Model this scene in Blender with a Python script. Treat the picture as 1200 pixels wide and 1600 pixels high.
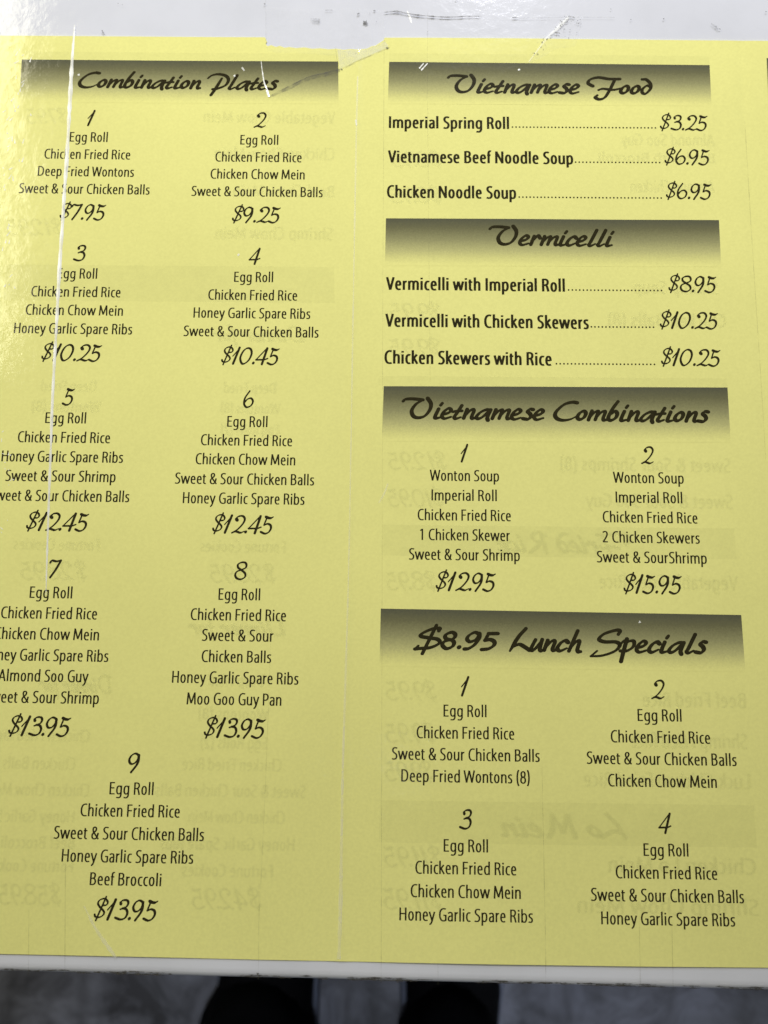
import bpy, bmesh, math, random
from mathutils import Vector, Matrix
from mathutils.geometry import delaunay_2d_cdt
from mathutils import noise as mnoise

SC = bpy.context.scene
COL = SC.collection
for o in list(bpy.data.objects):
    bpy.data.objects.remove(o)

# ------------------------------------------------------------------ camera
F_PX, W_PX, H_PX = 1340.0, 1200.0, 1600.0
DIST = 0.210
RX = Vector((0.9999, -0.0139, 0.0)).normalized()          # world X seen in camera axes
RY = Vector((0.0137, 0.9858, -0.1672)).normalized()
RZ = RX.cross(RY).normalized()
RY = RZ.cross(RX).normalized()
ROT = Matrix((RX, RY, RZ))                                 # camera -> world
CAM_POS = ROT @ Vector((0, 0, DIST))
cam = bpy.data.cameras.new('camera')
cam_o = bpy.data.objects.new('camera', cam)
COL.objects.link(cam_o)
cam_o.matrix_world = Matrix.Translation(CAM_POS) @ ROT.to_4x4()
cam.sensor_fit = 'VERTICAL'
cam.sensor_height = 4.955
cam.sensor_width = 4.955 * 0.75
cam.lens = 4.955 * F_PX / H_PX
cam.clip_start, cam.clip_end = 0.01, 60
cam.dof.use_dof = True
cam.dof.focus_distance = 0.210
cam.dof.aperture_fstop = 2.6
SC.camera = cam_o
SC.cycles.transparent_max_bounces = 48

# ------------------------------------------------------------------ light
SC.view_settings.view_transform = 'Standard'
SC.view_settings.look = 'None'
SC.view_settings.exposure = 0
SC.view_settings.gamma = 1
world = bpy.data.worlds.new('World')
SC.world = world
world.use_nodes = True
bg = world.node_tree.nodes['Background']
bg.inputs[0].default_value = (1.0, 0.90, 0.68, 1)
bg.inputs[1].default_value = 0.05

def area(name, loc, target, sx, sy, power, col):
    l = bpy.data.lights.new(name, 'AREA')
    l.shape = 'RECTANGLE'; l.size = sx; l.size_y = sy
    l.energy = power; l.color = col
    o = bpy.data.objects.new(name, l)
    COL.objects.link(o)
    o.location = loc
    o.rotation_euler = (Vector(target) - Vector(loc)).to_track_quat('-Z', 'Y').to_euler()
    return o
area('gradient_fill', (0.05, 0.74, 0.32), (0, 0.08, 0), 0.5, 0.2, 2.0, (0.955, 0.975, 1.10))  # added lamp, no known source: makes the sheet fade from top to bottom
area('ceiling_lamp', (-1.11, 0.98, 1.25), (-1.11, 0.98, 0), 0.82, 1.0, 23, (1.0, 0.95, 0.70))
area('floor_fill', (0.9, -1.2, -0.06), (0.0, -0.4, -0.8), 0.6, 0.4, 5, (0.85, 0.92, 1.0))  # unseen lamp added below counter height to brighten only the floor
sl = bpy.data.lights.new('gradient_spot', 'SPOT')  # added spot; its soft cone edge dims the lower end of the sheet
sl.energy, sl.color, sl.spot_size, sl.spot_blend, sl.shadow_soft_size = 185, (0.97, 0.98, 1.06), math.radians(25), 1.0, 0.07
slo = bpy.data.objects.new('gradient_spot', sl); COL.objects.link(slo)
slo.location = (0.25, 1.65, 1.40)
slo.rotation_euler = (Vector((0.03, 0.37, 0.0)) - slo.location).to_track_quat('-Z', 'Y').to_euler()
dl = bpy.data.lights.new('floor_spot', 'SPOT')  # added narrow spot that lifts the floor between the legs
dl.energy, dl.color, dl.spot_size, dl.spot_blend, dl.shadow_soft_size = 60, (0.85, 0.92, 1.0), math.radians(20), 0.6, 0.05
dlo = bpy.data.objects.new('floor_spot', dl); COL.objects.link(dlo)
dlo.location = (0.0, -0.24, 1.7)
dlo.rotation_euler = (Vector((0.0, -0.46, -0.78)) - dlo.location).to_track_quat('-Z', 'Y').to_euler()

# ------------------------------------------------------------------ helpers
def at(px, py, z=0.0):
    """point of the photograph -> point on the level plane of the counter"""
    d = ROT @ Vector(((px - 600) / F_PX, (800 - py) / F_PX, -1.0))
    t = (z - CAM_POS.z) / d.z
    return CAM_POS + d * t

def at_z(px, py, z):
    return at(px, py, z)

FOLD = [(560, 57), (558, 190), (555, 400), (549, 600), (545, 880), (536, 1200), (530, 1500)]
FOLD2 = [(1155, 64), (1163, 200), (1175, 390), (1188, 587), (1211, 950), (1250, 1512)]
FOLD_W = [at(*p) for p in FOLD]
FOLD2_W = [at(*p) for p in FOLD2]
def fold_x(pts, y):
    for a, b in zip(pts, pts[1:]):
        if b.y <= y <= a.y:
            return a.x + (b.x - a.x) * (y - a.y) / (b.y - a.y)
    return pts[0].x if y > pts[0].y else pts[-1].x

def height(x, y):
    """how the paper lies on the counter: slow waves, two folds"""
    h = 0.00022 * mnoise.noise(Vector((x * 14, y * 9, 3.1))) + 0.00010 * mnoise.noise(Vector((x * 34, y * 21, 7.7)))
    d = x - fold_x(FOLD_W, y)
    h += 0.00016 * math.exp(-(d / 0.0007) ** 2) - 0.00012 * math.exp(-(d / 0.010) ** 2)
    d = x - fold_x(FOLD2_W, y)
    h -= 0.00010 * math.exp(-(d / 0.0012) ** 2)
    return h + 0.0003

PAPER_Z, GHOST_Z, BAND_Z, INK_Z, FILM_Z, TAPE_Z = 0.0, 7e-6, 13e-6, 22e-6, 40e-6, 60e-6

def link(name, verts, faces, mat, parent=None, smooth=True):
    me = bpy.data.meshes.new(name)
    me.from_pydata(verts, [], faces)
    me.update()
    if smooth:
        for p in me.polygons:
            p.use_smooth = True
    o = bpy.data.objects.new(name, me)
    COL.objects.link(o)
    if mat:
        me.materials.append(mat)
    if parent:
        o.parent = parent
    return o

def empty(name, loc=(0, 0, 0)):
    o = bpy.data.objects.new(name, None)
    o.empty_display_size = 0.01
    COL.objects.link(o)
    o.location = loc
    return o

def tag(o, label, cat, group=None, kind=None):
    if label: o['label'] = label
    if cat: o['category'] = cat
    if group: o['group'] = group
    if kind: o['kind'] = kind
    return o

# ------------------------------------------------------------------ materials
def new_mat(name):
    m = bpy.data.materials.new(name)
    m.use_nodes = True
    nt = m.node_tree
    return m, nt, nt.nodes['Principled BSDF'], nt.nodes['Material Output']

def N(nt, typ, **kw):
    n = nt.nodes.new(typ)
    for k, v in kw.items():
        if k.startswith('i_'):
            n.inputs[k[2:].replace('_', ' ')].default_value = v
        else:
            setattr(n, k, v)
    return n

def film_coat(nt, b, weight=0.9, rough=0.09):
    """the clear plastic over the print: glossy, a little uneven"""
    L = nt.links.new
    tc = N(nt, 'ShaderNodeTexCoord')
    n1 = N(nt, 'ShaderNodeTexNoise', i_Scale=260.0, i_Detail=5.0, i_Roughness=0.62)
    n2 = N(nt, 'ShaderNodeTexNoise', i_Scale=55.0, i_Detail=3.0)
    L(tc.outputs['Object'], n1.inputs['Vector']); L(tc.outputs['Object'], n2.inputs['Vector'])
    ad = N(nt, 'ShaderNodeMath', operation='MULTIPLY_ADD')
    L(n2.outputs['Fac'], ad.inputs[0]); ad.inputs[1].default_value = 2.2
    L(n1.outputs['Fac'], ad.inputs[2])
    bp = N(nt, 'ShaderNodeBump', i_Strength=0.28, i_Distance=0.00022)
    L(ad.outputs[0], bp.inputs['Height'])
    b.inputs['Coat Weight'].default_value = weight
    b.inputs['Coat Roughness'].default_value = rough
    b.inputs['Coat IOR'].default_value = 1.5
    L(bp.outputs['Normal'], b.inputs['Coat Normal'])
    b.inputs['Specular IOR Level'].default_value = 0.0
    b.inputs['Roughness'].default_value = 0.65

PAPER = (0.805, 0.780, 0.274)
def paper_color(nt):
    L = nt.links.new
    tc = N(nt, 'ShaderNodeTexCoord')
    a = N(nt, 'ShaderNodeTexNoise', i_Scale=1500.0, i_Detail=3.0)
    c = N(nt, 'ShaderNodeTexNoise', i_Scale=22.0, i_Detail=4.0)
    L(tc.outputs['Object'], a.inputs['Vector']); L(tc.outputs['Object'], c.inputs['Vector'])
    r1 = N(nt, 'ShaderNodeMapRange', i_From_Min=0.3, i_From_Max=0.7, i_To_Min=0.965, i_To_Max=1.03)
    r2 = N(nt, 'ShaderNodeMapRange', i_From_Min=0.3, i_From_Max=0.7, i_To_Min=0.965, i_To_Max=1.025)
    L(a.outputs['Fac'], r1.inputs['Value']); L(c.outputs['Fac'], r2.inputs['Value'])
    mu = N(nt, 'ShaderNodeMath', operation='MULTIPLY')
    L(r1.outputs[0], mu.inputs[0]); L(r2.outputs[0], mu.inputs[1])
    vm = N(nt, 'ShaderNodeVectorMath', operation='SCALE')
    vm.inputs[0].default_value = PAPER
    L(mu.outputs[0], vm.inputs['Scale'])
    return vm.outputs['Vector'], a, tc

def mat_paper():
    m, nt, b, out = new_mat('yellow_paper')
    c, _, _ = paper_color(nt)
    nt.links.new(c, b.inputs['Base Color'])
    film_coat(nt, b)
    return m

def mat_band():
    m, nt, b, out = new_mat('printed_fade')
    L = nt.links.new
    c, fine, tc = paper_color(nt)
    uv = N(nt, 'ShaderNodeUVMap'); uv.uv_map = 'UVMap'
    sp = N(nt, 'ShaderNodeSeparateXYZ'); L(uv.outputs[0], sp.inputs[0])
    dn = N(nt, 'ShaderNodeTexNoise', i_Scale=2600.0, i_Detail=2.0)
    L(tc.outputs['Object'], dn.inputs['Vector'])
    jit = N(nt, 'ShaderNodeMath', operation='MULTIPLY_ADD'); L(dn.outputs['Fac'], jit.inputs[0])
    jit.inputs[1].default_value = 0.16; jit.inputs[2].default_value = -0.08
    s = N(nt, 'ShaderNodeMath', operation='ADD'); L(sp.outputs['Y'], s.inputs[0]); L(jit.outputs[0], s.inputs[1])
    rp = N(nt, 'ShaderNodeValToRGB'); L(s.outputs[0], rp.inputs[0])
    e = rp.color_ramp.elements
    e[0].position = 0.0; e[0].color = (0.125, 0.13, 0.235, 1)
    e[1].position = 0.97; e[1].color = (1, 1, 1, 1)
    for p, v in ((0.20, 0.195), (0.45, 0.37), (0.68, 0.62), (0.84, 0.85)):
        k = e.new(p); k.color = (v, v, min(1, v * (1.55 - .6 * v)), 1)
    mx = N(nt, 'ShaderNodeVectorMath', operation='MULTIPLY')
    L(c, mx.inputs[0]); L(rp.outputs[0], mx.inputs[1])
    L(mx.outputs[0], b.inputs['Base Color'])
    film_coat(nt, b)
    return m

def mat_ink():
    m, nt, b, out = new_mat('black_ink')
    L = nt.links.new
    tc = N(nt, 'ShaderNodeTexCoord')
    a = N(nt, 'ShaderNodeTexNoise', i_Scale=1400.0, i_Detail=2.0)
    L(tc.outputs['Object'], a.inputs['Vector'])
    mx = N(nt, 'ShaderNodeMix', data_type='RGBA')
    L(a.outputs['Fac'], mx.inputs[0])
    mx.inputs[6].default_value = (0.016, 0.014, 0.006, 1); mx.inputs[7].default_value = (0.040, 0.034, 0.014, 1)
    L(mx.outputs[2], b.inputs['Base Color'])
    film_coat(nt, b)
    return m

def mat_veil(name, col, alpha, rough=0.6, noisy=None, lo=0.0):
    """thin see-through layer: faint reverse print, tape, painted film glare, grime"""
    m, nt, b, out = new_mat(name)
    L = nt.links.new
    b.inputs['Base Color'].default_value = (*col, 1)
    b.inputs['Roughness'].default_value = rough
    tr = N(nt, 'ShaderNodeBsdfTransparent')
    mx = N(nt, 'ShaderNodeMixShader')
    L(tr.outputs[0], mx.inputs[1]); L(b.outputs[0], mx.inputs[2])
    if noisy:
        tc = N(nt, 'ShaderNodeTexCoord')
        n = N(nt, 'ShaderNodeTexNoise', i_Scale=noisy, i_Detail=4.0)
        L(tc.outputs['Object'], n.inputs['Vector'])
        r = N(nt, 'ShaderNodeMapRange', i_From_Min=0.35, i_From_Max=0.65, i_To_Min=lo, i_To_Max=alpha)
        L(n.outputs['Fac'], r.inputs['Value']); L(r.outputs[0], mx.inputs[0])
    else:
        mx.inputs[0].default_value = alpha
    L(mx.outputs[0], out.inputs['Surface'])
    return m

def mat_white():
    m, nt, b, out = new_mat('white_laminate')
    L = nt.links.new
    tc = N(nt, 'ShaderNodeTexCoord')
    a = N(nt, 'ShaderNodeTexNoise', i_Scale=30.0, i_Detail=6.0, i_Roughness=0.6)
    L(tc.outputs['Object'], a.inputs['Vector'])
    r = N(nt, 'ShaderNodeValToRGB'); L(a.outputs['Fac'], r.inputs[0])
    r.color_ramp.elements[0].position = 0.25; r.color_ramp.elements[0].color = (0.60, 0.61, 0.645, 1)
    r.color_ramp.elements[1].position = 0.55; r.color_ramp.elements[1].color = (0.66, 0.67, 0.71, 1)
    L(r.outputs[0], b.inputs['Base Color'])
    film_coat(nt, b)
    return m

def mat_plain(name, col, rough=0.7, scale=40.0, var=0.25):
    m, nt, b, out = new_mat(name)
    L = nt.links.new
    tc = N(nt, 'ShaderNodeTexCoord')
    a = N(nt, 'ShaderNodeTexNoise', i_Scale=scale, i_Detail=5.0)
    L(tc.outputs['Object'], a.inputs['Vector'])
    mx = N(nt, 'ShaderNodeMix', data_type='RGBA'); L(a.outputs['Fac'], mx.inputs[0])
    mx.inputs[6].default_value = (*[c * (1 - var) for c in col], 1)
    mx.inputs[7].default_value = (*[c * (1 + var) for c in col], 1)
    L(mx.outputs[2], b.inputs['Base Color'])
    b.inputs['Roughness'].default_value = rough
    return m

def mat_floor():
    m, nt, b, out = new_mat('slate_floor')
    L = nt.links.new
    tc = N(nt, 'ShaderNodeTexCoord')
    a = N(nt, 'ShaderNodeTexNoise', i_Scale=14.0, i_Detail=7.0, i_Roughness=0.65, i_Distortion=0.8)
    br = N(nt, 'ShaderNodeTexBrick', i_Scale=3.2, i_Mortar_Size=0.035, i_Mortar_Smooth=1.0)
    br.offset = 0.37
    br.inputs['Color1'].default_value = (0.150, 0.157, 0.190, 1)
    br.inputs['Color2'].default_value = (0.125, 0.132, 0.165, 1)
    br.inputs['Mortar'].default_value = (0.105, 0.110, 0.135, 1)
    mp = N(nt, 'ShaderNodeMapping'); mp.inputs['Rotation'].default_value = (0, 0, math.pi / 2)
    L(tc.outputs['Object'], mp.inputs['Vector'])
    L(mp.outputs[0], br.inputs['Vector']); L(tc.outputs['Object'], a.inputs['Vector'])
    r = N(nt, 'ShaderNodeValToRGB'); L(a.outputs['Fac'], r.inputs[0])
    r.color_ramp.elements[0].position = 0.38; r.color_ramp.elements[0].color = (0.26, 0.25, 0.27, 1)
    r.color_ramp.elements[1].position = 0.62; r.color_ramp.elements[1].color = (1.25, 1.25, 1.3, 1)
    mx = N(nt, 'ShaderNodeVectorMath', operation='MULTIPLY')
    L(br.outputs['Color'], mx.inputs[0]); L(r.outputs[0], mx.inputs[1])
    L(mx.outputs[0], b.inputs['Base Color'])
    b.inputs['Roughness'].default_value = 0.45
    return m

M_PAPER, M_BAND, M_INK, M_WHITE, M_FLOOR = mat_paper(), mat_band(), mat_ink(), mat_white(), mat_floor()
M_GHOST = mat_veil('reverse_print', (0.16, 0.19, 0.085), 0.0145)
M_GHOST_BAND = mat_veil('reverse_fade', (0.22, 0.25, 0.09), 0.048, noisy=260.0, lo=0.030)
M_CREASE_GLARE = mat_veil('creased_plastic_glare', (0.95, 0.95, 0.86), 0.95, rough=0.25, noisy=240.0, lo=0.62)  # glare on the film creases, painted in as a whitish colour
M_CREASE_GLARE_SOFT = mat_veil('creased_plastic_glare_faint', (0.95, 0.94, 0.80), 0.34, rough=0.25, noisy=160.0, lo=0.20)  # weaker painted glare, used for faint creases and the fold's highlight
M_SEAM = mat_veil('film_edge', (0.20, 0.19, 0.10), 0.20, noisy=300.0, lo=0.04)
M_TAPE = mat_veil('clear_tape', (0.80, 0.81, 0.80), 0.06, rough=0.15, noisy=420.0, lo=0.015)
M_GRIME = mat_veil('dark_grime', (0.05, 0.045, 0.035), 0.95, noisy=900.0, lo=0.25)
M_GRIME_SOFT = mat_veil('faint_grime', (0.07, 0.065, 0.05), 0.34, noisy=700.0, lo=0.05)
M_TORN = mat_veil('torn_pale_paper', (0.80, 0.80, 0.62), 0.45, noisy=300.0, lo=0.25)
M_BLACK = mat_plain('black_cloth', (0.0062, 0.0070, 0.0088), 1.0, 120, 0.4)
M_SHOE = mat_plain('black_leather', (0.004, 0.004, 0.005), 0.8, 60, 0.4)
for _m in (M_BLACK, M_SHOE):
    _m.node_tree.nodes['Principled BSDF'].inputs['Specular IOR Level'].default_value = 0.05
M_SOLE = mat_plain('pale_rubber', (0.16, 0.18, 0.25), 0.6, 30, 0.2)
M_BASE = mat_plain('dark_base', (0.06, 0.06, 0.065), 0.6, 12, 0.2)

# ------------------------------------------------------------------ lettering: centre lines drawn with a pen
def bez(p0, p1, p2, p3, n):
    r = []
    for i in range(1, n + 1):
        t = i / n; u = 1 - t
        r.append((u**3*p0[0] + 3*u*u*t*p1[0] + 3*u*t*t*p2[0] + t**3*p3[0],
                  u**3*p0[1] + 3*u*u*t*p1[1] + 3*u*t*t*p2[1] + t**3*p3[1]))
    return r

def parse(s):
    """mini path: M x,y  L x,y  C a b c   O cx,cy rx,ry"""
    out = []; cur = []; tok = s.split(); i = 0
    P = lambda t: tuple(float(v) for v in t.split(','))
    while i < len(tok):
        c = tok[i]
        if c == 'M':
            if cur: out.append((cur, False))
            cur = [P(tok[i+1])]; i += 2
        elif c == 'L':
            cur.append(P(tok[i+1])); i += 2
        elif c == 'C':
            cur += bez(cur[-1], P(tok[i+1]), P(tok[i+2]), P(tok[i+3]), 8); i += 4
        elif c == 'O':
            if cur: out.append((cur, False)); cur = []
            (cx, cy), (rx, ry) = P(tok[i+1]), P(tok[i+2]); i += 3
            k = 0.60
            q = [(cx+rx, cy)]
            q += bez(q[-1], (cx+rx, cy+ry*k), (cx+rx*k, cy+ry), (cx, cy+ry), 6)
            q += bez(q[-1], (cx-rx*k, cy+ry), (cx-rx, cy+ry*k), (cx-rx, cy), 6)
            q += bez(q[-1], (cx-rx, cy-ry*k), (cx-rx*k, cy-ry), (cx, cy-ry), 6)
            q += bez(q[-1], (cx+rx*k, cy-ry), (cx+rx, cy-ry*k), (cx+rx, cy), 6)[:-1]
            out.append((q, True))
    if cur: out.append((cur, False))
    return out

def catmull(pts, closed, n=7):
    P = [Vector(p[:2]) for p in pts]
    r = []; m = len(P)
    if m == 2 and not closed:
        return [tuple(P[0].lerp(P[1], t / 4)) for t in range(5)]
    rng = range(m if closed else m - 1)
    for i in rng:
        p1, p2 = P[i], P[(i+1) % m]
        p0 = P[(i-1) % m] if (closed or i > 0) else p1 + (p1 - p2)
        p3 = P[(i+2) % m] if (closed or i + 2 < m) else p2 + (p2 - p1)
        for k in range(n):
            t = k / n
            r.append(tuple(0.5 * ((2*p1) + (-p0+p2)*t + (2*p0-5*p1+4*p2-p3)*t*t + (-p0+3*p1-3*p2+p3)*t**3)))
    if not closed:
        r.append(tuple(P[-1]))
    return r

def stroke_polys(pts, closed, wfun, cap='butt', taper=(1, 1)):
    """quads of a pen stroke along pts"""
    n = len(pts)
    L, R, polys = [], [], []
    # lengths
    acc = [0.0]
    for a, b in zip(pts, pts[1:]):
        acc.append(acc[-1] + math.hypot(b[0]-a[0], b[1]-a[1]))
    tot = max(acc[-1], 1e-6)
    for i in range(n):
        if closed:
            a, b = pts[i-1], pts[(i+1) % n]
        else:
            a, b = pts[max(i-1, 0)], pts[min(i+1, n-1)]
        dx, dy = b[0]-a[0], b[1]-a[1]
        l = math.hypot(dx, dy) or 1
        dx, dy = dx/l, dy/l
        w = wfun(dx, dy) * 0.5
        if not closed:
            t = acc[i] / tot
            if t < 0.35: w *= taper[0] + (1 - taper[0]) * (t / 0.35)
            if t > 0.65: w *= taper[1] + (1 - taper[1]) * ((1 - t) / 0.35)
        L.append((pts[i][0] - dy*w, pts[i][1] + dx*w)); R.append((pts[i][0] + dy*w, pts[i][1] - dx*w))
    for i in range(n if closed else n - 1):
        j = (i + 1) % n
        polys.append([R[i], R[j], L[j], L[i]])
    if cap == 'round' and not closed:
        for e in (0, n-1):
            c = pts[e]; rad = math.hypot(L[e][0]-R[e][0], L[e][1]-R[e][1]) / 2
            polys.append([(c[0] + rad*math.cos(k*math.pi/5), c[1] + rad*math.sin(k*math.pi/5)) for k in range(10)])
    return polys

def union(polys):
    vs, fs = [], []
    for p in polys:
        for t in ([p[0], p[i], p[i+1]] for i in range(1, len(p) - 1)):
            ar = (t[1][0]-t[0][0])*(t[2][1]-t[0][1]) - (t[2][0]-t[0][0])*(t[1][1]-t[0][1])
            if abs(ar) < 1e-3: continue
            if ar < 0: t = t[::-1]
            k = len(vs); vs += [Vector(q) for q in t]; fs.append([k, k+1, k+2])
    r = delaunay_2d_cdt(vs, [], fs, 0, 1e-4, True)          # keep what lies under at least one pen stroke
    return [tuple(v) for v in r[0]], [tuple(f) for f, o in zip(r[2], r[5]) if o]

SANS = {
 'a': (48, "M 8,61 C 14,67 20,68.5 24,68.5 C 33,68.5 37,63 37,52 L 37,0 M 37,42 C 22,42 10.5,38 10.5,20 C 10.5,9 16,3.5 22,3.5 C 30,3.5 36,10 37,22"),
 'b': (54, "M 11.5,105 L 11.5,0 M 11.5,50 C 14,62 20,68.5 28,68.5 C 38,68.5 43,58 43,36.5 C 43,14 37,3.5 27,3.5 C 19,3.5 13,10 11.5,20"),
 'c': (40, "M 37,65.5 C 34,68 31,68.5 28,68.5 C 17,68.5 11,57 11,36 C 11,15 17,3.5 28,3.5 C 31,3.5 34.5,4.5 37,6"),
 'd': (54, "M 42.5,105 L 42.5,0 M 42.5,50 C 40,62 35,68.5 27,68.5 C 17,68.5 11,58 11,35.5 C 11,13 17,3.5 26,3.5 C 34,3.5 41,10 42.5,20"),
 'e': (49, "M 11.5,38.5 L 38.5,38.5 M 38.5,36 C 39,58 34,68.5 25.5,68.5 C 16,68.5 11,56 11,36 C 11,14 17,3.5 29,3.5 C 33,3.5 38,5 41.5,7"),
 'f': (29, "M 12.5,0 L 12.5,80 C 12.5,95 17,101.5 24,101.5 C 26.5,101.5 28.5,101 30,100.3 M 2,67.5 L 27,67.5"),
 'g': (54, "M 42.5,72 L 42.5,2 C 42.5,-17 35,-26 24,-26 C 19,-26 14,-25 10,-22 M 42.5,52 C 40,63 35,68.5 27,68.5 C 17,68.5 11,58 11,36 C 11,14 17,5 26,5 C 34,5 41,11 42.5,22"),
 'h': (53, "M 11.5,105 L 11.5,0 M 11.5,46 C 13,60 20,68.5 28,68.5 C 37,68.5 41.5,62 41.5,48 L 41.5,0"),
 'i': (25, "M 12.3,72 L 12.3,0 M 12.3,98 L 12.3,85"),
 'k': (47, "M 11.5,105 L 11.5,0 M 39,72 L 13,36 M 19,45 L 42,0"),
 'l': (25, "M 12.3,105 L 12.3,0"),
 'm': (81, "M 11.5,72 L 11.5,0 M 11.5,47 C 13,60 19,68.5 26,68.5 C 35,68.5 40.5,62 40.5,48 L 40.5,0 M 40.5,47 C 42,60 48,68.5 55,68.5 C 64,68.5 69.5,62 69.5,48 L 69.5,0"),
 'n': (53, "M 11.5,72 L 11.5,0 M 11.5,46 C 13,60 20,68.5 28,68.5 C 37,68.5 41.5,62 41.5,48 L 41.5,0"),
 'o': (52, "O 26,36 15,32.5"),
 'p': (54, "M 11.5,72 L 11.5,-29 M 11.5,50 C 14,62 20,68.5 28,68.5 C 38,68.5 43,58 43,36.5 C 43,14 37,3.5 27,3.5 C 19,3.5 13,10 11.5,20"),
 'r': (34, "M 11.5,72 L 11.5,0 M 11.5,44 C 12,58 19,67 31.5,67"),
 's': (39, "M 34,64.5 C 30,67.5 26,68.5 22,68.5 C 15,68.5 10,64 10,55 C 10,46 15,42 21,38 C 28,33.5 31,29 31,20 C 31,9 26,3.5 18,3.5 C 13,3.5 9,5 5.5,7.5"),
 't': (32, "M 12.5,88 L 12.5,20 C 12.5,8 17,3.5 23,3.5 C 25.5,3.5 28,4 29.5,4.5 M 2,67.5 L 29,67.5"),
 'u': (53, "M 11,72 L 11,25 C 11,10 16,3.5 25,3.5 C 33,3.5 40,12 41.5,25 M 41.5,72 L 41.5,0"),
 'v': (46, "M 5,72 L 23,1 M 41,72 L 23,1"),
 'w': (73, "M 5,72 L 20.5,1 M 36.5,71 L 20.5,1 M 36.5,71 L 53,1 M 68,72 L 53,1"),
 'y': (47, "M 5,72 L 24.5,4 M 42,72 L 26,6 C 21,-15 16,-24 6,-27"),
 'A': (60, "M 7,0 L 30,99 M 53,0 L 30,99 M 14,31 L 46,31"),
 'B': (57, "M 12.5,0 L 12.5,100 M 12.5,95.5 L 25,95.5 C 38,95.5 43,88 43,76 C 43,62 36,54 24,54 L 12.5,54 M 24,54 C 40,54 46.5,44 46.5,29 C 46.5,12 38,4.5 24,4.5 L 12.5,4.5"),
 'C': (56, "M 52,94 C 48,96 44,97 39,97 C 22,97 11.5,79 11.5,49.5 C 11.5,20 21,3 38,3 C 43.5,3 48.5,4 52.5,6"),
 'D': (65, "M 12.5,0 L 12.5,100 M 12.5,95.5 L 25,95.5 C 44,95.5 53.5,79 53.5,51 C 53.5,20 44,4.5 24,4.5 L 12.5,4.5"),
 'E': (50, "M 12.5,0 L 12.5,100 M 12.5,95.2 L 44,95.2 M 12.5,53 L 42,53 M 12.5,4.8 L 45.5,4.8"),
 'F': (49, "M 12.5,0 L 12.5,100 M 12.5,95.2 L 45,95.2 M 12.5,50 L 42,50"),
 'G': (64, "M 55,93 C 51,95.5 46,97 40,97 C 22,97 11.5,79 11.5,49.5 C 11.5,20 22,3 38,3 C 45,3 51,4.5 54.5,7 M 55,5 L 55,50 M 37,46 L 60,46"),
 'H': (65, "M 12.5,0 L 12.5,100 M 52.5,0 L 52.5,100 M 12.5,53 L 52.5,53"),
 'I': (27, "M 13.5,0 L 13.5,100"),
 'L': (48, "M 12.5,0 L 12.5,100 M 12.5,4.8 L 45,4.8"),
 'M': (80, "M 10.5,0 L 15.5,100 M 69.5,0 L 64.5,100 M 15.5,98 L 40,10 M 64.5,98 L 40,10"),
 'N': (66, "M 12,0 L 12,100 M 54,0 L 54,100 M 12,98 L 54,2"),
 'P': (54, "M 12.5,0 L 12.5,100 M 12.5,95.5 L 24,95.5 C 39,95.5 45,86 45,71 C 45,53 37,44 23,44 L 12.5,44"),
 'R': (56, "M 12.5,0 L 12.5,100 M 12.5,95.5 L 24,95.5 C 38,95.5 44,87 44,74 C 44,58 36,50 23,50 L 12.5,50 M 28,50 C 40,48 40,30 47.5,0"),
 'S': (50, "M 44,92 C 40,95.5 35,97 29.5,97 C 19,97 12,89 12,77 C 12,65 19,58 27,52 C 37,45.5 41,38 41,27 C 41,12 33,3 22,3 C 16,3 10.5,5 6.5,8"),
 'V': (54, "M 5,100 L 27,0 M 49,100 L 27,0"),
 'W': (84, "M 5,100 L 22,1 M 42,98 L 22,1 M 42,98 L 62,1 M 79,100 L 62,1"),
 '&': (63, "M 58,1 C 42,27 28,45 21,59 C 13,75 15,97 29,97 C 42,97 44,78 35,66 C 28,57 11,47 11,27 C 11,11 19,3 29,3 C 43,3 53,20 54,52"),
 '1': (53, "M 31,0 L 31,100 M 32,96 L 14,84"),
 '2': (53, "M 9,87 C 14,94 20,97 26,97 C 36,97 41,88 41,75 C 41,57 30,38 10,5 M 8,4.8 L 46,4.8"),
 '8': (53, "O 26.5,74.5 14,22.5 O 26.5,27.5 16.5,24.5"),
 '(': (30, "M 24,110 C 9,85 9,5 24,-20"),
 ')': (30, "M 6,110 C 21,85 21,5 6,-20"),
 '.': (24, "M 12,0 L 12,13"),
}
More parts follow.
